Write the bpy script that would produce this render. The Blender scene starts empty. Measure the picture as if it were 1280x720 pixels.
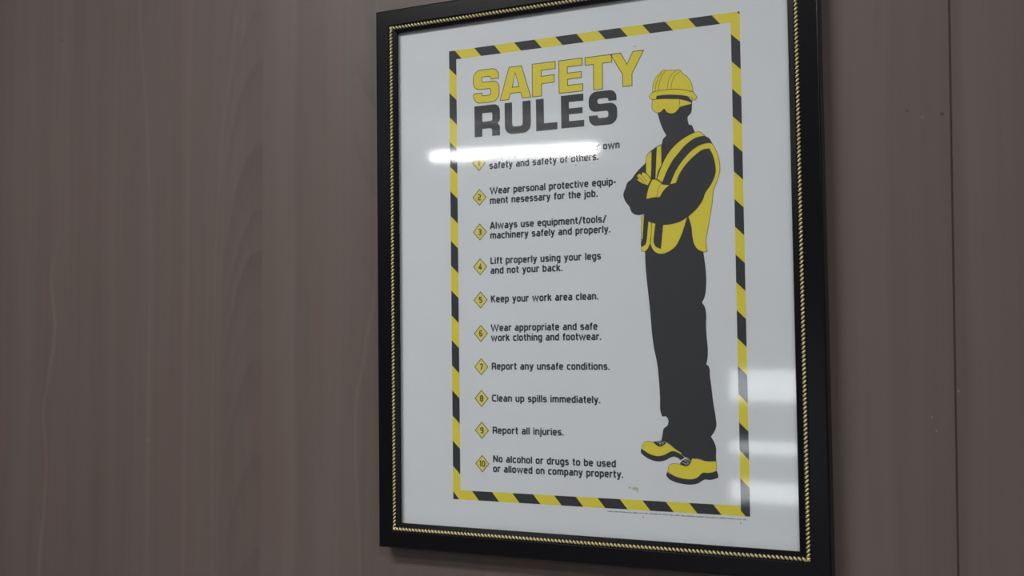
import bpy, bmesh, math, random
from mathutils import Vector, Matrix
from mathutils.geometry import tessellate_polygon

# ------------------------------------------------------------------ camera, world, lights, exposure
SC = bpy.context.scene
COL = SC.collection
TILT = 0.0125                     # the frame hangs a touch off plumb
CENTRE = Vector((0, 0, 1.586))    # centre of the printed border, metres
ROT = Matrix.Rotation(-TILT, 3, 'Y')


def world_pt(x, y, z):
    """poster coordinates (metres) -> world"""
    return ROT @ Vector((x, y, z)) + CENTRE


SC.view_settings.view_transform = 'Standard'
SC.view_settings.look = 'None'
SC.view_settings.exposure = 0.0
SC.view_settings.gamma = 1.0
SC.view_settings.use_curve_mapping = False

cam_d = bpy.data.cameras.new('camera')
cam = bpy.data.objects.new('camera', cam_d)
COL.objects.link(cam)
right = Vector((0.90466404, 0.42596026, -0.01186718))
down = Vector((-0.02942489, 0.03466222, -0.99896582))
fwd = Vector((-0.42510839, 0.90407765, 0.0438915))
cm = Matrix((right, -down, -fwd)).transposed()
cam.matrix_world = Matrix.Translation(world_pt(0.50512194, -1.30641459, -0.08616553)) @ (ROT @ cm).to_4x4()
cam_d.sensor_width = 36.0
cam_d.lens = 1369.2058 / 1280 * 36.0
cam_d.clip_start = 0.02
cam_d.dof.use_dof = True
cam_d.dof.focus_distance = 1.42
cam_d.dof.aperture_fstop = 38.5 / 4.5      # 4.5 mm iris
SC.camera = cam

wd = bpy.data.worlds.new('sky')
SC.world = wd
wd.use_nodes = True
bg = wd.node_tree.nodes['Background']
bg.inputs['Color'].default_value = (0.92, 0.95, 1.0, 1)
bg.inputs['Strength'].default_value = 5.5


def area(name, loc, sx, sy, power, color=(1.0, 0.985, 0.97), rz=0.0):
    l = bpy.data.lights.new(name, 'AREA')
    l.shape = 'RECTANGLE'
    l.size, l.size_y, l.energy, l.color = sx, sy, power, color
    o = bpy.data.objects.new(name, l)
    o.location = loc
    o.rotation_euler = (0, 0, rz)
    COL.objects.link(o)
    return o


ADDED_LIGHT = 1.0
area('added_ceiling_light', (-0.80, -1.55, 2.82), 1.2, 0.3, 39 * ADDED_LIGHT)  # unseen area lights added to light poster and wall, clear of the glass
area('added_ceiling_light', (1.5, -2.2, 2.82), 1.2, 0.3, 32 * ADDED_LIGHT)
area('added_ceiling_light', (1.9, -4.4, 2.82), 1.2, 0.3, 30 * ADDED_LIGHT)
area('added_ceiling_light', (-4.4, -3.0, 2.82), 1.2, 0.3, 3 * ADDED_LIGHT)
TUBE_GLOW = 22.0

# ------------------------------------------------------------------ helpers


def tag(o, label=None, cat=None, kind=None, group=None):
    for k, v in (('label', label), ('category', cat), ('kind', kind), ('group', group)):
        if v:
            o[k] = v
    return o


def link(name, verts, faces, mats, parent=None, fm=None, smooth=False):
    me = bpy.data.meshes.new(name)
    me.from_pydata([tuple(v) for v in verts], [], faces)
    for m in (mats if isinstance(mats, (list, tuple)) else [mats]):
        me.materials.append(m)
    if fm:
        me.polygons.foreach_set('material_index', fm)
    if smooth:
        me.polygons.foreach_set('use_smooth', [True] * len(me.polygons))
    me.update()
    o = bpy.data.objects.new(name, me)
    COL.objects.link(o)
    if parent:
        o.parent = parent
    return o


class Geo:
    """collects faces of one mesh object"""

    def __init__(self):
        self.v, self.f, self.m = [], [], []

    def add(self, verts, faces, mi=0):
        b = len(self.v)
        self.v += [tuple(p) for p in verts]
        self.f += [tuple(i + b for i in f) for f in faces]
        self.m += [mi] * len(faces)

    def box(self, x0, x1, y0, y1, z0, z1, mi=0):
        vs = [(x, y, z) for x in (x0, x1) for y in (y0, y1) for z in (z0, z1)]
        self.add(vs, [(0, 1, 3, 2), (4, 6, 7, 5), (0, 4, 5, 1), (2, 3, 7, 6), (0, 2, 6, 4), (1, 5, 7, 3)], mi)

    def build(self, name, mats, parent=None, smooth=False):
        return link(name, self.v, self.f, mats, parent, self.m, smooth)


# ------------------------------------------------------------------ materials
def mat(name, color, rough=0.5, metal=0.0, spec=0.5):
    m = bpy.data.materials.new(name)
    m.use_nodes = True
    b = m.node_tree.nodes['Principled BSDF']
    b.inputs['Base Color'].default_value = (*color, 1)
    b.inputs['Roughness'].default_value = rough
    b.inputs['Metallic'].default_value = metal
    b.inputs['Specular IOR Level'].default_value = spec
    return m


class NT:
    def __init__(self, m):
        self.t = m.node_tree
        self.n = m.node_tree.nodes
        self.l = m.node_tree.links

    def put(self, sock, v):
        if isinstance(v, bpy.types.NodeSocket):
            self.l.new(v, sock)
        else:
            sock.default_value = v

    def m(self, op, a, b=0.0, c=0.0, clamp=False):
        n = self.n.new('ShaderNodeMath')
        n.operation = op
        n.use_clamp = clamp
        for s, v in zip(n.inputs, (a, b, c)):
            self.put(s, v)
        return n.outputs[0]

    def step(self, x, a, b, lo=0.0, hi=1.0):
        n = self.n.new('ShaderNodeMapRange')
        n.interpolation_type = 'SMOOTHSTEP'
        for i, v in enumerate((x, a, b, lo, hi)):
            self.put(n.inputs[i], v)
        return n.outputs[0]

    def noise(self, vec, scale=1.0, detail=2.0, rough=0.5):
        n = self.n.new('ShaderNodeTexNoise')
        self.put(n.inputs['Vector'], vec)
        n.inputs['Scale'].default_value = scale
        n.inputs['Detail'].default_value = detail
        n.inputs['Roughness'].default_value = rough
        return n.outputs['Fac']

    def xyz(self, x, y, z):
        n = self.n.new('ShaderNodeCombineXYZ')
        for s, v in zip(n.inputs, (x, y, z)):
            self.put(s, v)
        return n.outputs[0]

    def curve(self, val, pts, x0, x1, y0, y1):
        """value of a piecewise curve through pts, domain x0..x1, range y0..y1"""
        n = self.n.new('ShaderNodeFloatCurve')
        c = n.mapping.curves[0]
        q = sorted(((p - x0) / (x1 - x0), (r - y0) / (y1 - y0)) for p, r in pts)
        while len(c.points) < len(q):
            c.points.new(0.5, 0.5)
        for cp, (a, b) in zip(c.points, q):
            cp.location = (a, b)
        n.mapping.use_clip = False
        n.mapping.update()
        self.put(n.inputs['Value'], self.m('DIVIDE', self.m('SUBTRACT', val, x0), x1 - x0))
        return self.m('MULTIPLY_ADD', n.outputs[0], y1 - y0, y0)


def wood_material():
    """grey-brown wood laminate: broad vertical bands, fine fibre, arched (cathedral) figure, wavy pale veins"""
    m = mat('wood_laminate', (0.17, 0.135, 0.125), 0.42, 0, 0.35)
    t = NT(m)
    tc = t.n.new('ShaderNodeTexCoord')
    sp = t.n.new('ShaderNodeSeparateXYZ')
    t.l.new(tc.outputs['Object'], sp.inputs[0])
    X, Z = sp.outputs[0], sp.outputs[2]
    wob = t.noise(t.xyz(t.m('MULTIPLY', X, 4.0), 0.0, t.m('MULTIPLY', Z, 2.2)), 1.0, 2.0)
    xw = t.m('MULTIPLY_ADD', t.m('SUBTRACT', wob, 0.5), 0.022, X)
    # broad tone bands across the board
    bands = [(-1.30, .98), (-1.10, .93), (-1.06, .95), (-1.03, 1.0), (-.985, .97), (-.95, 1.0), (-.91, .965), (-.875, .97), (-.862, .92),
             (-.845, .985), (-.80, .995), (-.76, .985), (-.735, 1.0), (-.69, .99), (-.668, 1.05), (-.62, 1.02), (-.59, 1.02), (-.545, .99), (-.528, 1.05),
             (-.50, 1.10), (-.4705, 1.14), (-.4675, 1.02), (-.44, 1.055), (-.418, 1.07), (-.408, 1.13), (-.37, 1.09), (-.35, 1.02), (-.30, 1.0), (.0, 1.0)]
    bandr = [(.20, 1.0), (.30, 1.0), (.33, 1.05), (.367, 1.06), (.3705, .945), (.395, .975), (.414, .94), (.43, .985), (.434, .90),
             (.444, .93), (.451, 1.04), (.466, 1.05), (.474, .96), (.49, .985), (.512, .92), (.60, 1.0), (1.0, .97)]
    tone = t.curve(xw, bands + bandr, -1.3, 1.0, 0.7, 1.3)
    # tall soft blotches and fine fibres
    bl = t.noise(t.xyz(t.m('MULTIPLY', X, 22.0), 3.0, t.m('MULTIPLY', Z, 1.1)), 1.0, 3.0)
    fb = t.noise(t.xyz(t.m('MULTIPLY', xw, 230.0), 7.0, t.m('MULTIPLY', Z, 3.0)), 1.0, 3.0, 0.6)
    f2 = t.noise(t.xyz(t.m('MULTIPLY', xw, 85.0), 1.0, t.m('MULTIPLY', Z, 1.6)), 1.0, 2.0, 0.5)
    tone = t.m('ADD', tone, t.m('MULTIPLY', t.m('SUBTRACT', bl, 0.5), 0.20))
    tone = t.m('ADD', tone, t.m('MULTIPLY', t.m('SUBTRACT', fb, 0.5), 0.10))
    tone = t.m('ADD', tone, t.m('MULTIPLY', t.m('SUBTRACT', f2, 0.5), 0.17))
    # cathedral arches: dark below each arch line, fading out downwards
    wz = t.noise(t.xyz(t.m('MULTIPLY', X, 26.0), 5.0, t.m('MULTIPLY', Z, 10.0)), 1.0, 2.0)

    def arches(xc, side, k, apex, width, amt):
        dx = t.m('SUBTRACT', X, xc)
        s = t.m('ADD', Z, t.m('MULTIPLY', t.m('MULTIPLY', dx, dx), k))
        s = t.m('MULTIPLY_ADD', t.m('SUBTRACT', wz, 0.5), 0.035, s)
        out = None
        for a, ln, g in apex:
            sg = 1.0 if k > 0 else -1.0
            d = t.m('MULTIPLY', t.m('SUBTRACT', a, s), sg)          # distance beyond the arch line
            w = t.m('MULTIPLY', t.step(d, 0.0, 0.007), t.step(d, 0.0, ln, 1.0, 0.0))
            w = t.m('MULTIPLY', w, g)
            out = w if out is None else t.m('ADD', out, w)
        lo = t.step(X, xc - (width if side < 0 else .004), xc - (width * .55 if side < 0 else 0))
        hi = t.step(X, xc + (0.004 if side < 0 else width * .5), xc + (0.008 if side < 0 else width), 1.0, 0.0)
        return t.m('MULTIPLY', t.m('MULTIPLY', out, amt), t.m('MULTIPLY', lo, hi))

    a1 = arches(-0.537, -1, 38.0, [(.60, .05, .8), (.52, .05, .7), (.41, .045, .8), (.335, .075, 1), (.205, .11, 1.1), (.107, .055, 1), (.045, .09, 1.1),
                                   (-.045, .05, .5), (-.12, .10, .7), (-.265, .09, .7), (-.40, .08, .6), (-.55, .1, .6)], 0.078, 0.125)
    a2 = arches(-0.325, -1, -45.0, [(.40, .05, .6), (.335, .05, .7), (.225, .06, 1), (.108, .05, 1), (-.02, .07, .5), (-.2, .08, .5)], 0.05, 0.10)
    tone = t.m('SUBTRACT', tone, t.m('ADD', a1, a2))
    # pale wavy veins
    veins = [([(-.952, .30), (-.956, .2), (-.952, .069), (-.966, .016), (-.956, -.077), (-.968, -.156), (-.979, -.21), (-.975, -.26), (-.971, -.30), (-.975, -.381), (-.982, -.44), (-.984, -.6)], .0060, .19, (-.05, .12)),
             ([(-.33, .05), (-.335, -.044), (-.344, -.084), (-.354, -.14), (-.361, -.17), (-.364, -.22), (-.363, -.277), (-.359, -.333), (-.356, -.4), (-.355, -.6)], .0050, .15),
             ([(-.784, .7), (-.779, .5), (-.776, .40), (-.769, .331), (-.764, .28), (-.757, .2), (-.752, .1), (-.75, -.1)], .0050, .12),
             ([(-.672, .7), (-.674, .4), (-.675, .1), (-.676, -.1), (-.677, -.6)], .0075, .075),
             ([(-.57, .6), (-.581, .421), (-.589, .36), (-.596, .299), (-.605, .251), (-.612, .19), (-.615, .14), (-.62, 0), (-.62, -.6)], .0045, .08),
             ([(-.56, .6), (-.569, .382), (-.581, .31), (-.591, .249), (-.604, .12), (-.606, -.6)], .003, .05),
             ([(-.93, .6), (-.955, -.28), (-.963, -.36), (-.965, -.43), (-.967, -.6)], .0035, .05)]
    for pts, w, amt, *zr in veins:
        cx = t.curve(Z, [(z, x) for x, z in pts], -.65, .75, -1.3, 1.0)
        d = t.m('ABSOLUTE', t.m('SUBTRACT', X, cx))
        s_ = t.m('MULTIPLY', t.step(d, 0.0, w, 1.0, 0.0), amt)
        for za, zb in zr:
            s_ = t.m('MULTIPLY', s_, t.step(Z, za, zb, 1.0, 0.15))
        tone = t.m('ADD', tone, s_)
    # small scuffs and pin holes
    for x, z, r, amt in [(-.752, -.252, .0022, .6), (.422, .165, .0030, -.5), (.385, .172, .0026, -.35), (.401, .163, .003, .3), (.4345, -.148, .002, .8),
                         (.4065, -.178, .0018, .8), (.411, -.193, .0016, .8), (-.949, .406, .003, -.4)]:
        d = t.m('SQRT', t.m('ADD', t.m('POWER', t.m('SUBTRACT', X, x), 2.0), t.m('POWER', t.m('SUBTRACT', Z, z), 2.0)))
        tone = t.m('ADD', tone, t.m('MULTIPLY', t.step(d, r * .3, r, 1.0, 0.0), amt))
    # a fine diagonal scratch near the frame corner
    u = t.m('ADD', t.m('MULTIPLY', t.m('SUBTRACT', X, -.3615), .76), t.m('MULTIPLY', t.m('SUBTRACT', Z, .286), .65))
    w_ = t.m('SUBTRACT', t.m('MULTIPLY', t.m('SUBTRACT', Z, .286), .76), t.m('MULTIPLY', t.m('SUBTRACT', X, -.3615), .65))
    sc = t.m('MULTIPLY', t.step(t.m('ABSOLUTE', u), .008, .013, 1.0, 0.0), t.step(t.m('ABSOLUTE', w_), .0004, .0012, 1.0, 0.0))
    tone = t.m('ADD', tone, t.m('MULTIPLY', sc, .22))
    # colour
    hue = t.noise(t.xyz(t.m('MULTIPLY', X, 11.0), 9.0, t.m('MULTIPLY', Z, 2.4)), 1.0, 2.0)
    mx = t.n.new('ShaderNodeMix')
    mx.data_type = 'RGBA'
    t.put(mx.inputs[0], t.step(hue, 0.3, 0.7))
    mx.inputs[6].default_value = (0.139, 0.104, 0.096, 1)
    mx.inputs[7].default_value = (0.129, 0.110, 0.099, 1)
    sc_ = t.n.new('ShaderNodeVectorMath')
    sc_.operation = 'SCALE'
    t.l.new(mx.outputs[2], sc_.inputs[0])
    t.put(sc_.inputs['Scale'], tone)
    b = t.n['Principled BSDF']
    t.l.new(sc_.outputs[0], b.inputs['Base Color'])
    bp = t.n.new('ShaderNodeBump')
    bp.inputs['Strength'].default_value = 0.05
    bp.inputs['Distance'].default_value = 0.001
    t.put(bp.inputs['Height'], fb)
    t.l.new(bp.outputs[0], b.inputs['Normal'])
    return m


def paper_material(name, color, rough=0.55, amt=0.03):
    m = mat(name, color, rough, 0, 0.25)
    t = NT(m)
    tc = t.n.new('ShaderNodeTexCoord')
    f = t.noise(tc.outputs['Object'], 14.0, 3.0)
    sc_ = t.n.new('ShaderNodeVectorMath')
    sc_.operation = 'SCALE'
    sc_.inputs[0].default_value = color
    t.put(sc_.inputs['Scale'], t.m('MULTIPLY_ADD', f, amt * 2, 1.0 - amt))
    t.l.new(sc_.outputs[0], t.n['Principled BSDF'].inputs['Base Color'])
    return m


def glass_material():
    m = bpy.data.materials.new('clear_glass')
    m.use_nodes = True
    t = NT(m)
    t.n.remove(t.n['Principled BSDF'])
    tr = t.n.new('ShaderNodeBsdfTransparent')
    tr.inputs[0].default_value = (0.985, 0.992, 0.99, 1)
    gl = t.n.new('ShaderNodeBsdfGlossy')
    gl.inputs['Roughness'].default_value = 0.045
    ge = t.n.new('ShaderNodeNewGeometry')
    fr = t.n.new('ShaderNodeFresnel')
    # the pane does not bend rays here, so both faces use the index seen from the air side
    t.put(fr.inputs['IOR'], t.m('MULTIPLY_ADD', ge.outputs['Backfacing'], 1 / 1.5 - 1.5, 1.5))
    mx = t.n.new('ShaderNodeMixShader')
    t.l.new(fr.outputs[0], mx.inputs[0])
    t.l.new(tr.outputs[0], mx.inputs[1])
    t.l.new(gl.outputs[0], mx.inputs[2])
    t.l.new(mx.outputs[0], t.n['Material Output'].inputs['Surface'])
    return m


def emit_material(name, color, strength):
    m = bpy.data.materials.new(name)
    m.use_nodes = True
    t = NT(m)
    t.n.remove(t.n['Principled BSDF'])
    e = t.n.new('ShaderNodeEmission')
    e.inputs[0].default_value = (*color, 1)
    e.inputs[1].default_value = strength
    t.l.new(e.outputs[0], t.n['Material Output'].inputs['Surface'])
    return m


M_WOOD = wood_material()
M_CEIL = paper_material('white_ceiling', (0.78, 0.78, 0.77), 0.9)
M_FLOOR = paper_material('grey_floor', (0.30, 0.29, 0.28), 0.5, 0.1)
M_PLASTER = paper_material('plaster', (0.28, 0.265, 0.255), 0.8)
M_ADDED_DOOR = mat('added_door_paint', (0.16, 0.14, 0.13), 0.5)
M_PAPER = paper_material('white_paper', (0.76, 0.79, 0.835))
M_YELLOW = paper_material('yellow_ink', (0.82, 0.70, 0.075))
M_BADGE = paper_material('badge_yellow_ink', (0.78, 0.71, 0.20))
M_BLACK = paper_material('black_ink', (0.045, 0.047, 0.055))
M_TEXT = paper_material('text_ink', (0.055, 0.055, 0.07))
M_LINE = paper_material('outline_ink', (0.13, 0.115, 0.035))
M_STAIN = paper_material('stain', (0.56, 0.52, 0.45))
M_LACE = paper_material('lace_ink', (0.50, 0.48, 0.42))
M_FRAME = mat('black_lacquer', (0.006, 0.006, 0.008), 0.24, 0, 0.22)
M_GOLD = mat('pale_gold', (0.74, 0.66, 0.36), 0.42, 0.55)
M_GLASS = glass_material()
M_TUBE = emit_material('lit_tube', (1.0, 0.99, 0.98), TUBE_GLOW)
M_WHITE = mat('white_enamel', (0.75, 0.75, 0.75), 0.4)

# ------------------------------------------------------------------ room
WALL_Y = 0.017
SEAM = 0.4315                      # gap between two wall boards
X0, X1, Y0, HT = -5.2, 3.2, -7.0, 2.85


def room():
    def at(o):                     # grain coordinates are measured from the poster's centre
        o.location = (0, 0, CENTRE.z)
        return o
    z0, z1 = -CENTRE.z, HT - CENTRE.z
    g = Geo()
    y = WALL_Y
    for a, b in ((X0 - .1, SEAM - .0008), (SEAM + .0008, X1 + .1)):
        prof = [(a, y + .05), (a, y), (b, y), (b, y + .05)]
        e = .0006
        lo = (a, y) if a < -1 else (a, y + e)
        hi = (b, y) if b > 1 else (b, y + e)
        prof = [(a, y + .05), lo, (a + e, y), (b - e, y), hi, (b, y + .05)]
        n = len(prof)
        vs = [(px, py, z) for z in (z0, z1) for px, py in prof]
        g.add(vs, [(i, i + 1, i + 1 + n, i + n) for i in range(n - 1)] + [tuple(range(n - 1, -1, -1)), tuple(range(n, 2 * n))])
    g.box(SEAM - .01, SEAM + .01, y + .0024, y + .05, z0, z1)
    tag(at(g.build('wall_back', M_WOOD)), kind='structure')
    for nm, a, b in (('wall_left', X0 - .1, X0), ('wall_right', X1, X1 + .1)):
        g = Geo()
        g.box(a, b, Y0, WALL_Y, 0, HT)
        tag(g.build(nm, M_PLASTER), kind='structure')
    g = Geo()
    g.box(X0 - .1, X1 + .1, Y0 - .1, WALL_Y + .05, -.1, 0)
    tag(g.build('floor', M_FLOOR), kind='structure')
    g = Geo()
    g.box(X0 - .1, X1 + .1, Y0 - .1, WALL_Y + .05, HT, HT + .1)
    tag(g.build('ceiling', M_CEIL), kind='structure')
    # far wall; added door with glazed slots shaped for bright reflections in the glass
    da, db, dh = -1.72, -0.78, 2.05
    g = Geo()
    g.box(X0 - .1, da, Y0 - .1, Y0, 0, HT)
    g.box(db, X1 + .1, Y0 - .1, Y0, 0, HT)
    g.box(da, db, Y0 - .1, Y0, dh, HT)
    tag(g.build('wall_front', M_PLASTER), kind='structure')
    slots = [(.20, .36), (.565, .665), (.965, 1.205)]
    sa, sb = da + .14, db - .14
    g = Geo()
    g.box(da, sa, Y0 - .07, Y0 - .02, 0, dh)
    g.box(sb, db, Y0 - .07, Y0 - .02, 0, dh)
    zz = 0
    for lo, hi in slots + [(dh, dh)]:
        g.box(sa, sb, Y0 - .07, Y0 - .02, zz, lo)
        zz = hi
    d = tag(g.build('added_door', M_ADDED_DOOR), kind='structure')
    for lo, hi in slots:
        g = Geo()
        g.box(sa, sb, Y0 - .048, Y0 - .042, lo, hi)
        g.build('added_door_pane', M_GLASS, d)


room()

# ------------------------------------------------------------------ framed poster
# all print coordinates are millimetres in the plane of the sheet, origin at the centre of the printed border
OFF = Vector((-0.0088, WALL_Y, -0.3734))      # bottom edge of the frame, against the wall
poster = bpy.data.objects.new('framed_poster', None)
COL.objects.link(poster)
poster.empty_display_size = 0.1
poster.location = world_pt(*OFF)
poster.rotation_euler = (0, -TILT, 0)
tag(poster, 'black framed safety rules poster with gold rope trim hanging on the wood panel wall', 'poster')


def L(x, y, z):
    return (x - OFF.x, y - OFF.y, z - OFF.z)


R_IN = (-.27845, .25806, -.33968, .33758)
R_GOLD = (-.28790, .26834, -.34787, .34544)
R_OUT = (-.31158, .29402, -.37339, .37092)


def corners(o):
    """corner points of the rectangle at offset o: 0 opening, 1 gold line, 2 outer edge"""
    a, b, u = (R_IN, R_GOLD, o) if o <= 1 else (R_GOLD, R_OUT, o - 1)
    x0, x1, z0, z1 = (p + (q - p) * u for p, q in zip(a, b))
    return [(x0, z0), (x0, z1), (x1, z1), (x1, z0)]     # BL TL TR BR


PROFILE = [(0, -.0036), (0, -.0052), (.06, -.0062), (.66, -.0074), (.72, -.0074), (.76, -.0064), (1.10, -.0064), (1.12, -.0090), (1.16, -.0094), (1.93, -.0094), (1.97, -.0090), (2.0, -.0080), (2.0, .0168), (.55, .0168), (.55, -.0036)]


def frame_rails():
    n = len(PROFILE)
    for s in range(4):
        vs = []
        for o, y in PROFILE:
            c = corners(o)
            a, b = Vector(c[s]), Vector(c[(s + 1) % 4])
            d = (b - a).normalized() * 0.00008          # hairline mitre joint
            vs += [L(a.x + d.x, y, a.y + d.y), L(b.x - d.x, y, b.y - d.y)]
        fs = [(2 * i, 2 * i + 1, 2 * ((i + 1) % n) + 1, 2 * ((i + 1) % n)) for i in range(n)]
        fs += [tuple(2 * i for i in range(n))[::-1], tuple(2 * i + 1 for i in range(n))]
        o = link('frame_rail', vs, fs, M_FRAME, poster)
        bm = bmesh.new()
        bm.from_mesh(o.data)
        bmesh.ops.recalc_face_normals(bm, faces=bm.faces)
        bm.to_mesh(o.data)
        bm.free()


frame_rails()


def rope_trim():
    """a twisted gold cord: slanted oval strands laid in the groove of each rail"""
    c = corners(1)
    nu, nv = 10, 6
    for s in range(4):
        g = Geo()
        a, b = Vector(c[s]), Vector(c[(s + 1) % 4])
        d = (b - a)
        ln = d.length
        d.normalize()
        nrm = Vector((-d.y, d.x))                      # outward
        k = round(ln / 0.0050)
        for i in range(k + 1):
            p = a + d * (ln * i / k)
            ang = math.radians(-45)
            lo = d * math.cos(ang) + nrm * math.sin(ang)
            sh = Vector((-lo.y, lo.x))
            vs, fs = [], []
            for u in range(nu):
                th = 2 * math.pi * u / nu
                for v in range(1, nv):
                    ph = math.pi * v / nv
                    q = p + sh * (0.00150 * math.sin(ph) * math.cos(th)) + lo * (-0.00360 * math.cos(ph))
                    # strands dive into the groove at their ends
                    y = -.0076 - 0.0020 * math.sin(ph) * math.sin(th) + 0.0008 * math.cos(ph) ** 2
                    vs.append(L(q.x, y, q.y))
            m = nv - 1
            for u in range(nu):
                w = (u + 1) % nu
                for v in range(m - 1):
                    fs.append((u * m + v, u * m + v + 1, w * m + v + 1, w * m + v))
            fs.append(tuple(u * m for u in range(nu)))
            fs.append(tuple(u * m + m - 1 for u in range(nu))[::-1])
            g.add(vs, fs)
        o = g.build('rope_trim', M_GOLD, poster, True)
        o['label'] = 'thin twisted gold cord'


rope_trim()

g = Geo()
x0, x1, z0, z1 = (corners(.5)[0][0], corners(.5)[2][0], corners(.5)[0][1], corners(.5)[1][1])
g.box(*[v for v in (L(x0, -.0035, z0)[0], L(x1, 0, 0)[0], L(0, -.0035, 0)[1], L(0, -.0015, 0)[1], L(0, 0, z0)[2], L(0, 0, z1)[2])])
g.build('glass_pane', M_GLASS, poster)
g = Geo()
g.box(L(x0, 0, 0)[0], L(x1, 0, 0)[0], L(0, 0, 0)[1], L(0, .0012, 0)[1], L(0, 0, z0)[2], L(0, 0, z1)[2])
sheet = g.build('poster_sheet', M_PAPER, poster)
sheet['label'] = 'white printed paper sheet'

# ------------------------------------------------------------------ flat shapes printed on the sheet
STEP = 0.00007


def PL(p, layer):
    return L(p[0] / 1000, -STEP * layer, p[1] / 1000)


def smooth(pts, n=6):
    """closed curve through pts; a third value marks a sharp corner"""
    N = len(pts)
    out = []
    for i in range(N):
        p0, p1, p2, p3 = (pts[(i + k) % N] for k in (-1, 0, 1, 2))
        c1, c2 = len(p1) > 2, len(p2) > 2
        a, b = Vector(p1[:2]), Vector(p2[:2])
        d = (b - a).length
        if c1 and c2:
            out.append(a)
            continue

        def tan(p, q, r):
            l1, l2 = max((q - p).length, 1e-6), max((r - q).length, 1e-6)
            return ((q - p) / l1 * l2 + (r - q) / l2 * l1) / (l1 + l2)
        ta = (b - a) / d if c1 else tan(Vector(p0[:2]), a, b)
        tb = (b - a) / d if c2 else tan(a, b, Vector(p3[:2]))
        for k in range(n):
            u = k / n
            h1, h2 = 2 * u ** 3 - 3 * u * u + 1, u ** 3 - 2 * u * u + u
            h3, h4 = -2 * u ** 3 + 3 * u * u, u ** 3 - u * u
            out.append(a * h1 + ta * (d * h2) + b * h3 + tb * (d * h4))
    return out


def open_smooth(pts, n=6):
    q = [tuple(p[:2]) for p in pts]
    q[0] += (1,)
    q[-1] += (1,)
    r = smooth(q + [], n)
    return r[:n * (len(pts) - 1)] + [Vector(pts[-1][:2])]


def fillet(pts, n=6):
    """polygon whose corners (x, z, radius) are rounded"""
    out = []
    N = len(pts)
    for i in range(N):
        p = Vector(pts[i][:2])
        r = pts[i][2] if len(pts[i]) > 2 else 0
        a, b = Vector(pts[i - 1][:2]), Vector(pts[(i + 1) % N][:2])
        if r <= 0:
            out.append(p)
            continue
        u, v = (a - p), (b - p)
        lu, lv = u.length, v.length
        u.normalize()
        v.normalize()
        ang = math.acos(max(-1, min(1, u.dot(v))))
        if ang > 3.1:
            out.append(p)
            continue
        t = min(r / math.tan(ang / 2), lu * .999, lv * .999)
        A, B = p + u * t, p + v * t
        rr = t * math.tan(ang / 2)
        c = p + (u + v).normalized() * (rr / math.sin(ang / 2))
        a0 = math.atan2(A.y - c.y, A.x - c.x)
        a1 = math.atan2(B.y - c.y, B.x - c.x)
        da = (a1 - a0 + math.pi) % (2 * math.pi) - math.pi
        for k in range(n + 1):
            w = a0 + da * k / n
            out.append(Vector((c.x + rr * math.cos(w), c.y + rr * math.sin(w))))
    return out


def fill(g, loops, layer, mi=0):
    flat = [Vector((p[0], p[1], 0)) for lp in loops for p in lp]
    tris = tessellate_polygon([[Vector((p[0], p[1], 0)) for p in lp] for lp in loops])
    fs = []
    for t in tris:
        a, b, c = (flat[i] for i in t)
        cr = (b - a).cross(c - a).z
        if abs(cr) < 1e-9:
            continue
        fs.append(tuple(t) if cr > 0 else tuple(t)[::-1])   # faces look out of the wall
    g.add([PL(p, layer) for p in flat], fs, mi)


def stroke(g, pts, w, layer, mi=0, closed=False, sx=1.0):
    """ribbon of width w along pts"""
    P = [Vector(p[:2]) for p in pts]
    Q = [P[0]]
    for p in P[1:]:
        if (p - Q[-1]).length > 1e-4:
            Q.append(p)
    if closed and (Q[0] - Q[-1]).length < 1e-4:
        Q.pop()
    N = len(Q)
    if N < 2:
        return
    vs = []
    for i in range(N):
        if closed or 0 < i < N - 1:
            a = (Q[i] - Q[i - 1]).normalized()
            b = (Q[(i + 1) % N] - Q[i]).normalized()
        elif i == 0:
            a = b = (Q[1] - Q[0]).normalized()
        else:
            a = b = (Q[-1] - Q[-2]).normalized()
        na, nb = Vector((-a.y, a.x)), Vector((-b.y, b.x))
        m = na + nb
        m = na if m.length < 1e-3 else m.normalized()
        k = min(1 / max(m.dot(na), 0.35), 2.0) * w / 2
        vs += [Q[i] + m * k, Q[i] - m * k]
    fs = []
    for i in range(N if closed else N - 1):
        j = (i + 1) % N
        fs.append((2 * i, 2 * i + 1, 2 * j + 1, 2 * j))
    g.add([PL((v.x * sx, v.y), layer) for v in vs], fs, mi)


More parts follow.
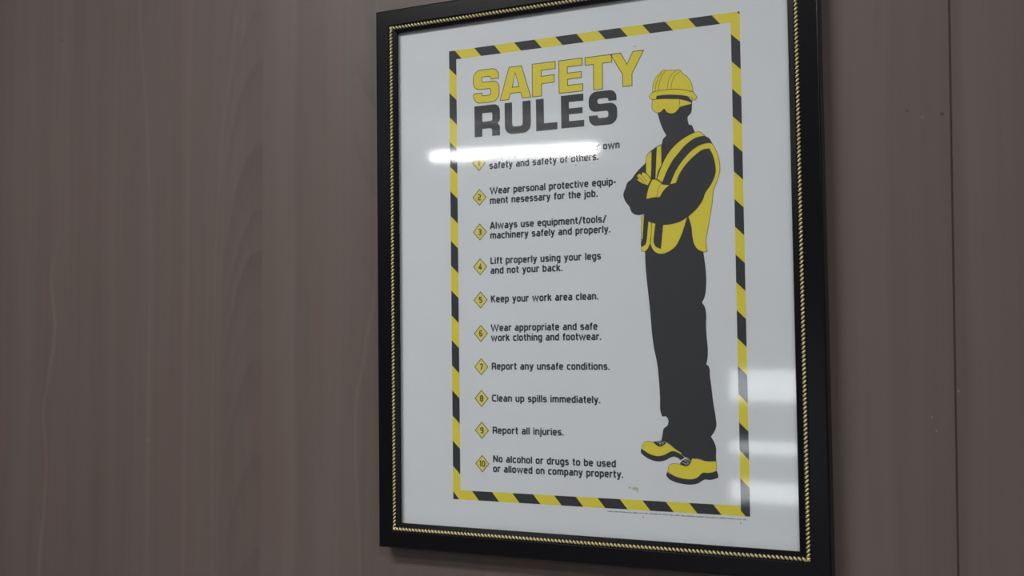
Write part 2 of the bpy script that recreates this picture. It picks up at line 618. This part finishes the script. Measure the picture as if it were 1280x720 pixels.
# --- hazard border: yellow ring with slanted black blocks
def hazard_border():
    OX, OZ, IX, IZ = 200.0, 303.8, 189.0, 291.6
    g = Geo()
    o = [(-OX, -OZ), (OX, -OZ), (OX, OZ), (-OX, OZ)]
    i = [(-IX, -IZ), (IX, -IZ), (IX, IZ), (-IX, IZ)]
    g.add([PL(p, 1) for p in o + i], [(k, (k + 1) % 4, (k + 1) % 4 + 4, k + 4) for k in range(4)], 0)
    q = lambda *p: g.add([PL(v, 2) for v in p], [tuple(range(len(p)))], 1)
    st, sl = 29.72, 10.3
    for k in range(1, 13, 2):                          # top and bottom
        xa = -191.0 + st * k
        xb = xa + st
        q((xa, OZ), (xa + sl, IZ), (xb + sl, IZ), (xb, OZ))
        xa, xb = -191.0 + st * k, -191.0 + st * (k + 1)
        q((xa, -OZ), (xb, -OZ), (xb - sl, -IZ), (xa - sl, -IZ))
    st, sl = 33.72, 11.0
    for k in range(1, 17, 2):                          # left side
        za = 280.2 - st * k
        zb = za - st
        q((-OX, za), (-OX, zb), (-IX, zb - sl), (-IX, za - sl))
    for k in range(1, 17, 2):                          # right side
        za = 300.0 - 33.55 * k
        zb = za - 33.55
        q((OX, za), (IX, za + sl), (IX, zb + sl), (OX, zb))
    q((-OX, OZ), (-OX, 280.2), (-IX, 269.2), (-IX, IZ))            # corner blocks
    q((-OX, OZ), (-IX, IZ), (-180.7, IZ), (-191, OZ))
    q((-OX, -OZ), (-191, -OZ), (-OX, -293.2))
    q((OX, OZ), (OX, 300.2), (196.9, OZ))
    q((OX, -OZ), (OX, -269.9), (IX, -259.0), (IX, -297.5), (194.6, -OZ))
    ob = g.build('hazard_border', [M_YELLOW, M_BLACK], sheet)
    ob['label'] = 'yellow and black striped printed border'


hazard_border()


# --- heading
def letter_S(x0, x1, z0, z1, tv=12.5, th=9.6):
    h = z1 - z0
    zm = z0 + h * .52
    a, b = zm - th / 2, zm + th / 2
    return [[(x1 - .6, z1 - 13.8), (x1 - .6, z1, 9.5), (x0, z1, 11), (x0, a, 9.5), (x1 - tv, a, 3), (x1 - tv, z0 + th, 3), (x0 + tv, z0 + th, 3),
             (x0 + tv, z0 + 13.6), (x0, z0 + 13.6), (x0, z0, 10.5), (x1, z0, 11), (x1, b, 9.5), (x0 + tv, b, 3), (x0 + tv, z1 - th, 3),
             (x1 - tv + .4, z1 - th, 3), (x1 - tv + .4, z1 - 13.8)]]


SAFETY = [letter_S(-163.2, -124.6, 227.6, 272.3),
          [[(-123.4, 228), (-109.6, 271.4), (-91.6, 271.4), (-78.2, 228), (-90.4, 228), (-93, 236), (-108, 236), (-110.7, 228)],
           [(-100.7, 263), (-105.4, 244), (-95.4, 244)]],
          [[(-76, 228), (-76, 271.4), (-42.9, 271.4), (-43.2, 262), (-63, 262), (-63, 253.9), (-44.6, 254.3), (-44.9, 244.3), (-62.6, 244), (-63, 228)]],
          [[(-38, 228.6), (-38, 271.4), (-5.3, 271.4), (-5.3, 262.1), (-26, 262.1), (-26, 253.9), (-6.6, 253.9), (-6.6, 245.9), (-26, 245.9), (-26, 237.9), (-4.8, 237.9), (-4.8, 228.6)]],
          [[(-1.3, 271.2), (35.2, 271.2), (35.2, 261.2), (22.6, 261.2), (22.2, 228.1), (9.9, 228.1), (10.1, 261.2), (-1.3, 261.2)]],
          [[(33.5, 271.2), (47.2, 271.4), (55.4, 256), (63.6, 271.5), (77.8, 271.3), (61.9, 243.2), (61.8, 228), (49.5, 228.1), (49.5, 243.6)]]]
RULES = [[[(-162, 182), (-162, 224), (-123.8, 224, 9), (-123.8, 201, 7), (-128.4, 197.6, 2), (-124, 194.8, 4), (-124, 181.6), (-135.7, 181.6), (-135.7, 192.4, 3), (-150.4, 192.4), (-150.4, 182)],
          [(-150.2, 213.5), (-150.2, 202), (-135.2, 202, 2.5), (-135.2, 213.5, 2.5)]],
         [[(-116.8, 223.8), (-105.9, 223.8), (-105.9, 191.2, 4), (-90.6, 191.2, 4), (-90.6, 223.8), (-78.8, 223.8), (-78.8, 181.6, 11), (-116.8, 181.6, 11)]],
         [[(-71.2, 182), (-71.2, 224.1), (-60, 224.1), (-60, 191.5), (-41, 191.5), (-41, 182)]],
         [[(-35.6, 182.3), (-35.6, 225), (-4.2, 225), (-4.3, 215.8), (-24.6, 215.8), (-24.6, 207.5), (-5.7, 207.5), (-5.7, 199.8), (-24.6, 199.8), (-24.6, 190.9), (-3.7, 190.9), (-3.7, 182.3)]],
         letter_S(2.9, 41.4, 181.4, 225.6, 12.0, 9.6)]


def heading():
    g = Geo()
    for lt in SAFETY:
        lp = [fillet(l) for l in lt]
        fill(g, lp, 1)
        for l in lp:
            stroke(g, l, 0.95, 2, 1, True)
    o = g.build('safety_lettering', [M_YELLOW, M_LINE], sheet)
    o['label'] = 'yellow outlined heading reading SAFETY'
    g = Geo()
    for lt in RULES:
        fill(g, [fillet(l) for l in lt], 3)
    o = g.build('rules_lettering', M_BLACK, sheet)
    o['label'] = 'black heading reading RULES'


heading()

# --- squarish sans lettering for the rules; units are millimetres, cap height 9, x-height 7
A_, B_, LO, HI, CH, MID, DS = .85, 4.35, .8, 6.2, 8.2, 3.55, -1.75
GL = {
    'a': (5.2, [[(A_ + .3, HI), (B_, HI, 1.3), (B_, 0)], [(B_, MID + .15), (A_, MID + .15, 1.2), (A_, LO, 1.2), (B_, LO)]]),
    'b': (5.2, [[(A_, 9.1), (A_, 0)], [(A_, HI), (B_, HI, 1.4), (B_, LO, 1.4), (A_, LO)]]),
    'c': (4.7, [[(B_ + .1, HI), (A_, HI, 1.4), (A_, LO, 1.4), (B_ + .1, LO)]]),
    'd': (5.2, [[(B_, 9.1), (B_, 0)], [(B_, HI), (A_, HI, 1.4), (A_, LO, 1.4), (B_, LO)]]),
    'e': (5.2, [[(B_ + .3, LO), (A_, LO, 1.4), (A_, HI, 1.4), (B_, HI, 1.4), (B_, MID, .3), (A_, MID)]]),
    'f': (3.4, [[(3.3, 8.3), (1.5, 8.3, 1.2), (1.5, 0)], [(.2, HI), (3.2, HI)]]),
    'g': (5.2, [[(B_, HI), (A_, HI, 1.4), (A_, LO, 1.4), (B_, LO)], [(B_, 7), (B_, DS, 1.3), (A_ + .1, DS)]]),
    'h': (5.2, [[(A_, 9.1), (A_, 0)], [(A_, HI), (B_, HI, 1.4), (B_, 0)]]),
    'i': (1.7, [[(A_, 7), (A_, 0)], [(A_, 9.2), (A_, 7.9)]]),
    'j': (1.9, [[(1.05, 7), (1.05, DS, 1.0), (-.4, DS)], [(1.05, 9.2), (1.05, 7.9)]]),
    'k': (5.0, [[(A_, 9.1), (A_, 0)], [(A_ + .5, 3.6), (4.3, 7)], [(1.9, 4.4), (4.6, 0)]]),
    'l': (1.7, [[(A_, 9.1), (A_, 0)]]),
    'm': (8.0, [[(A_, 7), (A_, 0)], [(A_, HI), (7.15, HI, 1.4), (7.15, 0)], [(4.0, HI), (4.0, 0)]]),
    'n': (5.2, [[(A_, 7), (A_, 0)], [(A_, HI), (B_, HI, 1.4), (B_, 0)]]),
    'o': (5.2, [[(2.6, LO), (A_, LO, 1.4), (A_, HI, 1.4), (B_, HI, 1.4), (B_, LO, 1.4), (2.6, LO)]]),
    'p': (5.2, [[(A_, 7), (A_, -2.5)], [(A_, HI), (B_, HI, 1.4), (B_, LO, 1.4), (A_, LO)]]),
    'q': (5.2, [[(B_, 7), (B_, -2.5)], [(B_, HI), (A_, HI, 1.4), (A_, LO, 1.4), (B_, LO)]]),
    'r': (3.7, [[(A_, 7), (A_, 0)], [(A_, HI, 0), (2.6, HI), (3.6, HI)]]),
    's': (4.9, [[(4.3, HI), (A_, HI, 1.1), (A_, MID, 1.1), (4.1, MID, 1.1), (4.1, LO, 1.1), (.5, LO)]]),
    't': (3.5, [[(1.5, 8.8), (1.5, LO, 1.2), (3.3, LO)], [(.2, HI), (3.3, HI)]]),
    'u': (5.2, [[(A_, 7), (A_, LO, 1.4), (B_, LO)], [(B_, 7), (B_, 0)]]),
    'v': (5.0, [[(.6, 7), (2.5, .3), (4.4, 7)]]),
    'w': (8.4, [[(.6, 7), (2.4, .4), (4.2, 6.4), (6.0, .4), (7.8, 7)]]),
    'y': (5.1, [[(.6, 7), (2.6, .6)], [(4.5, 7), (2.2, -1.3), (1.5, DS), (.5, DS)]]),
    'W': (10.6, [[(.6, 9), (2.9, .4), (5.3, 8.2), (7.7, .4), (10.0, 9)]]),
    'A': (6.6, [[(.6, 0), (3.0, 8.5), (3.6, 8.5), (6.0, 0)], [(1.7, 2.6), (4.9, 2.6)]]),
    'L': (4.7, [[(A_, 9), (A_, LO, .3), (4.6, LO)]]),
    'K': (6.0, [[(A_, 9), (A_, 0)], [(A_ + .4, 4.4), (5.0, 9)], [(2.2, 5.5), (5.4, 0)]]),
    'R': (5.9, [[(A_, 0), (A_, CH, .2), (5.0, CH, 1.5), (5.0, 4.0, 1.5), (A_, 4.0)], [(3.6, 4.0), (5.1, 3.0), (5.1, 0)]]),
    'C': (5.6, [[(5.5, CH), (A_, CH, 1.7), (A_, LO, 1.7), (5.5, LO)]]),
    'N': (6.3, [[(A_, 0), (A_, 9)], [(A_, 8.4), (5.4, .6)], [(5.4, 0), (5.4, 9)]]),
    'Y': (5.8, [[(.5, 9), (2.9, 4.2), (5.3, 9)], [(2.9, 4.3), (2.9, 0)]]),
    '.': (1.7, [[(A_, 0), (A_, 1.7)]]),
    '-': (3.2, [[(.3, 3.5), (2.9, 3.5)]]),
    '/': (4.2, [[(.4, -.8), (3.8, 9.4)]]),
    ' ': (2.9, []),
    '1': (3.2, [[(.3, 7.0), (1.9, 8.3), (1.9, 0)]]),
    '2': (5.4, [[(.5, CH), (4.6, CH, 1.4), (4.6, 4.6, 1.4), (A_, 4.6, 1.4), (A_, LO), (5.1, LO)]]),
    '3': (5.4, [[(.5, CH), (4.6, CH, 1.3), (4.6, LO, 1.3), (.5, LO)], [(1.6, 4.6), (4.6, 4.6)]]),
    '4': (5.8, [[(3.9, 0), (3.9, 8.7), (.7, 2.6, .2), (5.5, 2.6)]]),
    '5': (5.4, [[(4.9, CH), (A_, CH), (A_, 5, .2), (4.6, 5, 1.4), (4.6, LO, 1.4), (.5, LO)]]),
    '6': (5.4, [[(4.6, CH), (A_, CH, 1.4), (A_, LO, 1.4), (4.6, LO, 1.4), (4.6, 4.7, 1.4), (A_, 4.7)]]),
    '7': (5.2, [[(.4, CH), (4.6, CH, .6), (4.4, 6.2), (2.2, 0)]]),
    '8': (5.4, [[(2.7, LO), (A_, LO, 1.3), (A_, CH, 1.3), (4.6, CH, 1.3), (4.6, LO, 1.3), (2.7, LO)], [(A_, 4.6), (4.6, 4.6)]]),
    '9': (5.4, [[(A_, LO), (4.6, LO, 1.4), (4.6, CH, 1.4), (A_, CH, 1.4), (A_, 4.2, 1.4), (4.6, 4.2)]]),
    '0': (5.4, [[(2.7, LO), (A_, LO, 1.5), (A_, CH, 1.5), (4.6, CH, 1.5), (4.6, LO, 1.5), (2.7, LO)]]),
}
GAP = 0.75


def round_path(p):
    """round the inner corners of an open path"""
    out = [Vector(p[0][:2])]
    for i in range(1, len(p) - 1):
        r = p[i][2] if len(p[i]) > 2 else 0
        if r <= 0:
            out.append(Vector(p[i][:2]))
            continue
        f = fillet([p[i - 1][:2], p[i], p[i + 1][:2]], 4)
        out += f[1:-1]
    out.append(Vector(p[-1][:2]))
    return out


def text_line(g, s, x0, x1, z, layer, sz=1.0, w=2.08, mi=0, centre=False):
    """set s on baseline z; stretched between x0 and x1, or centred on x0 when x1 is None"""
    adv, xs = 0.0, []
    for ch in s:
        xs.append(adv)
        adv += GL[ch][0] + GAP
    adv -= GAP
    if x1 is None:
        k = sz
        x0 = x0 - adv * k / 2
    else:
        k = (x1 - x0) / adv
    for ch, ax in zip(s, xs):
        for p in GL[ch][1]:
            q = round_path(p)
            stroke(g, [(x0 + (ax + v.x) * k, z + v.y * sz) for v in q], w * (sz if x1 is None else 1), layer, mi)


RULE_LINES = [
    (147.1, [('You are responsible for your own', -140.2, 43.9, 150.2), ('safety and safety of others.', -140.6, 14.9, 137.4)]),
    (100.4, [('Wear personal protective equip-', -140.2, 38.4, 103.7), ('ment nesessary for the job.', -140.3, 13.1, 90.3)]),
    (53.8, [('Always use equipment/tools/', -140.6, 24.3, 56.9), ('machinery safely and properly.', -140.3, 29.6, 43.7)]),
    (7.1, [('Lift properly using your legs', -140.4, 16.4, 10.0), ('and not your back.', -140.5, -36.9, -3.0)]),
    (-37.4, [('Keep your work area clean.', -140.4, 11.8, -41.0)]),
    (-82.1, [('Wear appropriate and safe', -141.0, 10.2, -79.3), ('work clothing and footwear.', -140.8, 15.0, -92.4)]),
    (-126.5, [('Report any unsafe conditions.', -140.3, 25.7, -130.2)]),
    (-168.6, [('Clean up spills immediately.', -140.5, 12.5, -172.4)]),
    (-210.8, [('Report all injuries.', -140.0, -38.4, -214.6)]),
    (-254.9, [('No alcohol or drugs to be used', -139.6, 32.1, -252.2), ('or allowed on company property.', -139.8, 41.4, -265.2)])]


def rules():
    for i, (zc, lines) in enumerate(RULE_LINES):
        g = Geo()
        for s, x0, x1, z in lines:
            text_line(g, s, x0, x1, z, 1)
        o = g.build('rule_text', M_TEXT, sheet)
        o['label'] = 'printed rule reading ' + ' '.join(s for s, *_ in lines).replace('equip- ', 'equip')
        g = Geo()
        d = [(-155.8 - 10.3, zc), (-155.8, zc - 11.3), (-155.8 + 10.3, zc), (-155.8, zc + 11.3)]
        fill(g, [[Vector(p) for p in d]], 1)
        dd = [(-155.8 + (p[0] + 155.8) * .955, zc + (p[1] - zc) * .955) for p in d]
        stroke(g, dd, .95, 2, 1, True)
        text_line(g, str(i + 1), -155.8, None, zc - 4.0, 2, .90, 1.85, 1)
        o = g.build('number_badge', [M_BADGE, M_LINE], sheet)
        o['label'] = 'yellow diamond numbered %d' % (i + 1)


rules()


def fine_print():
    """the line of tiny print under the border, too small to be legible"""
    rnd = random.Random(5)
    g = Geo()
    x = 20.0
    for wlen in (7.5, 9, 12, 4, 8, 5, 7, 13, 4, 8.5, 6, 7, 5, 12, 14, 16, 10, 12, 7, 5):
        e = min(x + wlen * .82, 199.5)
        while x < e:
            h = rnd.choice((1.25, 1.25, 1.25, 1.9))
            z = -308.3 + .2 * rnd.random()
            stroke(g, [(x, z), (x, z + h)], .42, 1)
            if rnd.random() < .7:
                zz = z + rnd.choice((.1, .6, 1.1))
                stroke(g, [(x, zz), (x + .95, zz)], .42, 1)
            x += rnd.choice((.8, 1.0, 1.2))
        x += 1.3
        if x > 198:
            break
    g.build('fine_print', M_TEXT, sheet)


fine_print()

# ------------------------------------------------------------------ printed worker figure
BODY = [(91.8,207.7,1),(95.0,188.2),(97.5,178.4),(101.2,168.6),(105.3,160.7,1),(101.0,156.7),(99.3,150.4,1),(94.3,148.8),(87.2,144.6),(80.0,139.2),(77.4,128.7),(70.5,122.4),(63.2,115.0),(58.9,109.5),(53.8,105.9),(50.9,99.2),(47.7,90.5),(50.6,81.4),(55.3,75.3),(59.2,66.8),(64.4,63.9),(74.8,64.1,1),(72.7,48.1),(70.5,32.1),(69.8,25.4),(72.2,21.0,1),(75.1,18.9,1),(75.3,1.9),(76.8,-19.5),(79.0,-42.4),(80.8,-63.8),(82.5,-87.1),(84.5,-103.0),(88.1,-121.1),(89.9,-139.3),(91.2,-163.9),(92.1,-183.6),(93.8,-187.3),(98.4,-187.4),(101.3,-192.1),(99.9,-198.4),(95.2,-202.3),(93.7,-208.8),(91.9,-216.9,1),(100.2,-219.7),(111.4,-228.4),(118.3,-234.0),(121.3,-236.4,1),(129.3,-238.0),(137.1,-237.5),(147.5,-239.9),(160.5,-239.6,1),(160.2,-235.4),(160.3,-223.5),(157.8,-216.0),(154.4,-210.4,1),(158.7,-204.6),(161.4,-196.9),(160.8,-188.0),(158.1,-169.4),(156.1,-150.1),(154.6,-137.3),(154.0,-127.6),(152.8,-125.0),(150.2,-123.3,1),(152.1,-115.5),(152.6,-103.4),(151.5,-88.8),(151.1,-77.0),(151.2,-59.1),(149.8,-53.1),(146.5,-48.2,1),(150.0,-41.2),(151.9,-30.8),(152.5,-18.9),(151.6,-4.0),(149.6,12.6,1),(151.5,28.2),(155.0,52.5),(158.5,76.8),(163.7,91.1),(169.0,107.4),(169.4,125.0),(165.7,140.0),(162.3,147.7),(159.3,152.8),(154.4,155.8),(148.2,160.8),(141.5,162.0,1),(138.3,170.6,1),(134.6,171.4,1),(133.1,176.2),(133.7,182.4),(136.0,184.1),(138.0,187.5),(138.7,194.4),(139.2,200.3,1),(133.9,206.3),(118.7,210.9),(101.2,212.2),(92.9,212.1,1)]
VEST = [[(86.2,142.6,1),(81.7,140.4),(79.4,136.6),(78.4,130.0),(78.2,116.6,1),(84.3,108.3,1),(85.2,118.3),(85.7,131.7)],[(92.7,147.6,1),(98.7,149.8,1),(98.8,137.3),(98.6,124.5,1),(94.6,117.6),(91.6,107.2,1),(90.2,107.9,1),(91.1,123.4)],[(141.9,161.5,1),(146.7,161.8),(154.4,156.1,1),(143.0,154.5),(130.2,147.0),(119.9,136.6),(113.2,129.0),(107.2,119.5),(99.0,102.3,1),(92.3,107.3,1),(97.0,119.6),(101.7,129.3),(108.7,139.8),(117.5,148.6),(130.4,156.9)],[(108.9,99.4,1),(117.8,117.8),(127.9,130.5),(139.9,141.1),(150.8,145.9),(161.9,146.1),(168.0,135.9),(171.4,124.2),(172.0,112.7),(169.3,102.4),(163.0,87.7,1),(162.3,78.2),(158.5,55.6),(154.9,37.8),(152.9,24.9),(154.4,14.2,1),(150.2,13.6,1),(143.6,16.3),(138.7,22.3),(136.4,30.6),(135.0,45.4),(131.5,57.9,1),(143.0,67.9),(149.8,77.3),(153.3,86.1,1),(162.4,99.1),(166.7,111.2),(166.3,118.8),(163.1,132.4),(159.4,139.8,1),(151.6,139.1),(141.7,133.2),(129.8,122.6),(121.6,111.7),(116.5,100.5,1)],[(80.2,55.2,1),(84.2,53.1,1),(83.5,37.0),(82.0,27.1),(80.8,24.4,1),(77.8,19.5),(74.9,17.4,1),(70.2,18.2,1),(70.3,23.2,1),(75.6,26.3),(77.5,32.9),(78.8,44.0)],[(84.5,53.1,1),(89.4,51.7,1),(87.4,36.8),(86.7,29.1),(88.9,23.5),(95.7,20.0,1),(99.1,49.5,1),(109.4,49.9),(116.2,51.2),(124.2,53.9),(130.2,57.5,1),(125.7,44.3),(120.4,31.4),(114.3,21.7),(106.5,16.3),(99.6,13.8),(95.6,13.4),(88.2,16.3),(83.7,22.6),(82.0,28.2),(83.4,37.0)],[(71.6,62.2,1),(74.9,62.7,1),(72.3,33.1,1),(70.3,32.7,1)]]
GLOVE = [[(63.7,110.0,1),(68.4,108.7),(66.7,113.2),(69.3,115.6),(72.0,114.2),(73.5,116.9),(77.2,115.8),(84.6,107.2,1),(80.4,100.2,1),(73.5,102.9)],[(86.1,106.8,1),(88.7,107.1),(97.8,102.0,1),(98.9,100.0,1),(108.6,98.6,1),(103.4,94.7),(98.7,89.5),(95.7,84.3,1),(88.3,84.4),(78.0,83.0,1),(79.1,89.7),(82.2,99.5)]]
GLOVE_LINES = [[(72.0,114.2),(78.8,104.8)],[(68.4,112.8),(77.0,102.1)],[(98.0,101.8),(94.2,95.3),(91.5,84.8)]]
DOME = [(88.5,216.6,1),(88.8,222.9),(90.8,230.6),(94.4,236.1),(99.6,240.9),(104.7,243.3),(108.2,241.9),(113.2,242.3),(118.2,240.7),(122.2,241.7),(125.6,239.4),(127.0,236.8),(132.9,231.8),(137.2,225.9),(139.6,219.4),(140.6,211.5,1),(133.5,214.0),(121.7,217.0),(110.7,218.1),(98.7,218.0)]
BRIM = [(88.5,216.6,1),(98.7,218.0),(110.7,218.1),(121.7,217.0),(133.5,214.0),(140.6,211.5),(143.7,207.3),(145.2,204.8),(143.6,202.0),(138.7,201.6,1),(139.3,204.4,1),(131.4,207.5),(117.6,210.3),(103.6,211.6),(94.0,211.4,1),(93.4,207.5,1),(87.3,207.9),(84.3,211.1),(85.4,214.0)]
HAT_LINES = [[(106.7,242.1),(101.5,236.3),(97.8,227.9),(96.2,218.7)],[(102.1,241.1),(97.0,234.8),(93.3,226.4),(92.1,218.2)],[(119.2,240.6),(112.6,235.0),(108.9,226.6),(107.7,218.5)],[(125.1,239.0),(117.5,234.0),(113.9,226.1),(112.2,218.0)]]
GOGGLES = [(88.1,206.8,1),(93.4,207.2),(110.5,206.2),(122.0,204.8,1),(131.3,201.9),(138.2,198.7,1),(138.3,196.8,1),(131.2,195.9),(123.3,194.4,1),(120.7,191.3),(117.2,188.2),(111.2,187.7),(106.2,190.3),(103.8,194.0,1),(102.3,194.1,1),(99.7,191.4),(95.1,190.1),(90.6,192.3),(87.9,195.5),(87.7,201.4)]
GOGGLE_LINES = [[(122.9,204.5),(123.4,199.8),(123.5,194.9)]]
BOOT = [[(66.4,-227.6,1),(67.5,-223.3),(70.3,-219.7),(74.5,-218.5),(81.3,-219.3,1),(84.6,-221.8),(89.6,-224.5),(94.8,-222.4),(98.2,-219.4,1),(100.9,-220.6),(108.2,-225.9),(117.4,-231.4,1),(117.1,-233.3,1),(112.1,-230.9),(106.1,-229.6),(101.4,-231.3),(95.9,-234.4),(87.8,-236.3),(78.3,-234.7),(70.8,-231.0)],[(99.4,-255.1,1),(100.2,-250.3),(102.4,-246.2),(106.0,-244.7),(115.1,-245.0,1),(117.9,-246.2),(123.4,-247.0),(126.2,-245.9),(129.1,-241.1),(130.6,-237.3,1),(136.1,-237.8),(144.3,-239.5),(152.6,-240.5),(160.1,-239.6,1),(160.6,-245.9),(159.8,-251.6,1),(155.0,-253.5),(149.5,-254.4),(143.4,-254.6),(139.9,-257.4),(137.0,-260.2),(131.5,-262.5),(123.1,-262.9),(112.7,-261.3),(105.0,-258.6)]]
SOLE = [[(65.4,-227.9,1),(70.8,-231.0),(78.3,-234.7),(87.8,-236.3),(95.9,-234.4),(101.4,-231.3),(106.1,-229.6),(112.1,-231.2),(117.4,-233.7),(121.3,-237.0,1),(115.9,-240.1,1),(112.0,-237.3),(107.3,-236.2),(102.6,-237.7),(97.1,-240.8),(89.0,-242.7),(79.5,-241.5),(70.0,-236.9),(65.3,-232.5)],[(98.3,-255.2,1),(105.0,-258.9),(112.7,-261.7),(123.1,-263.0),(131.5,-262.5),(137.0,-260.2),(139.9,-257.4),(143.4,-254.8),(149.5,-254.5),(155.0,-253.5),(160.5,-251.2,1),(162.2,-255.2),(162.4,-259.5,1),(153.5,-262.5),(145.3,-262.6),(141.8,-264.4),(138.3,-266.9),(132.7,-268.8),(125.8,-269.5),(116.0,-268.6),(106.2,-266.3),(100.0,-262.9),(97.6,-259.3)]]
TONGUE = [[(81.3,-219.0,1),(84.6,-221.8),(89.6,-224.5),(94.8,-222.4),(98.2,-219.4,1),(92.2,-216.9,1),(86.7,-217.9)],[(115.1,-245.0,1),(117.9,-246.2),(123.4,-247.2),(126.2,-245.2),(129.1,-241.1),(130.2,-237.7,1),(126.4,-237.8),(120.1,-239.4),(115.8,-243.3)]]
LACE = [[(86.1,-218.8),(91.4,-220.9),(89.6,-223.0)],[(88.8,-217.8),(94.8,-219.8),(93.4,-221.8)],[(117.9,-242.9),(123.5,-244.7),(122.4,-246.1)],[(120.1,-239.8),(125.6,-242.2),(124.9,-244.6)],[(122.9,-239.0),(128.1,-239.8),(127.7,-241.8)]]
SMUDGE = [[(47.5,-276.8),(51.8,-275.3),(50.7,-278.1)],[(52.8,-277.5),(58.1,-275.6),(61.2,-277.1),(55.9,-279.8)],[(59.0,-278.7),(61.6,-279.5),(59.5,-282.1)]]
SPECK = [(66.2,277.4),(66.8,-312.3),(188.5,-312.2),(-15.9,133.0),(-15.1,188.7)]


def shape(name, layer, fills, lines=(), extra=(), label=None, fm=M_YELLOW, edge=.55):
    """one printed piece: filled outlines, their dark edge, inner lines"""
    g = Geo()
    for p in fills:
        q = smooth(p)
        fill(g, [q], layer)
        if edge:
            stroke(g, q, edge, layer + 1, 1, True)
    for p in lines:
        stroke(g, open_smooth(p), .55, layer + 1, 1)
    for p, lay, mi, w in extra:
        if w:
            stroke(g, [v[:2] for v in p], w, lay, mi)
        else:
            fill(g, [smooth(p)], lay, mi)
    o = g.build(name, [fm, M_LINE, M_BLACK, M_LACE], sheet)
    if label:
        o['label'] = label
    return o


shape('worker_silhouette', 1, [BODY], fm=M_BLACK, edge=0, label='black printed worker with folded arms')
shape('safety_vest', 3, VEST, label='yellow reflective vest bands on the worker')
for p, ln in zip(GLOVE, (GLOVE_LINES[:2], GLOVE_LINES[2:])):
    shape('work_glove', 5, [p], ln, label='yellow work glove on the folded arm')
shape('hard_hat', 4, [DOME, BRIM], HAT_LINES, label='yellow ribbed hard hat')
shape('safety_goggles', 6, [GOGGLES], GOGGLE_LINES, label='yellow safety goggles')
for k in range(2):
    ex = [(SOLE[k], 3, 2, 0), (TONGUE[k], 5, 2, 0)] + [(p, 6, 3, .9) for p in (LACE[:2] if k == 0 else LACE[2:])]
    shape('work_boot', 3, [BOOT[k]], (), ex, label='yellow laced work boot with black sole', edge=.45)
shape('paper_stain', 1, SMUDGE, fm=M_STAIN, edge=0, label='small brown smudge')
for x, z in SPECK:
    g = Geo()
    fill(g, [[Vector((x + .9 * math.cos(a), z + .7 * math.sin(a))) for a in (0, 1.05, 2.1, 3.14, 4.2, 5.2)]], 5)
    g.build('ink_speck', M_TEXT, sheet)

# ------------------------------------------------------------------ hanging tube lamp (mirrored in the poster glass)
def tube_lamp():
    a, b = Vector(TUBE_A) + CENTRE, Vector(TUBE_B) + CENTRE
    d = b - a
    ln = d.length
    root = bpy.data.objects.new('tube_lamp', None)
    COL.objects.link(root)
    root.location = (a + b) / 2
    root.rotation_euler = (0, 0, math.atan2(d.y, d.x))
    tag(root, 'long white tube lamp hung below the ceiling, mirrored as the bright bar across the poster', 'lamp')

    def cyl(name, x0, x1, rads, m, n=24, z=0.0):
        vs, fs = [], []
        k = len(rads)
        for i, (u, r) in enumerate(rads):
            for j in range(n):
                t = 2 * math.pi * j / n
                vs.append((x0 + (x1 - x0) * u, r * math.cos(t), z + r * math.sin(t)))
        for i in range(k - 1):
            for j in range(n):
                w = (j + 1) % n
                fs.append((i * n + j, i * n + w, i * n + n + w, i * n + n + j))
        fs += [tuple(range(n))[::-1], tuple(range((k - 1) * n, k * n))]
        return link(name, vs, fs, m, root, smooth=False)
    h = ln / 2
    R = TUBE_R
    cyl('lit_tube', -h, h, [(0, R * .55), (.006, R * .85), (.02, R), (.98, R), (.994, R * .85), (1, R * .55)], M_TUBE)
    for s in (-1, 1):
        cyl('end_cap', s * h, s * (h + .03), [(0, R * .6), (.5, R * .62), (1, R * .4)], M_WHITE)
    g = Geo()
    g.box(-h + .02, h - .02, -.03, .03, R + .001, R + .031)
    g.build('lamp_housing', M_WHITE, root)
    top = HT - root.location.z
    for s in (-.35, .35):
        g = Geo()
        g.box(s * ln - .0015, s * ln + .0015, -.0015, .0015, R + .031, top)
        g.build('suspension_cable', M_WHITE, root)


TUBE_A, TUBE_B, TUBE_R = (-3.153, -5.18, 1.10), (-1.99, -5.329, 1.10), 0.033
tube_lamp()
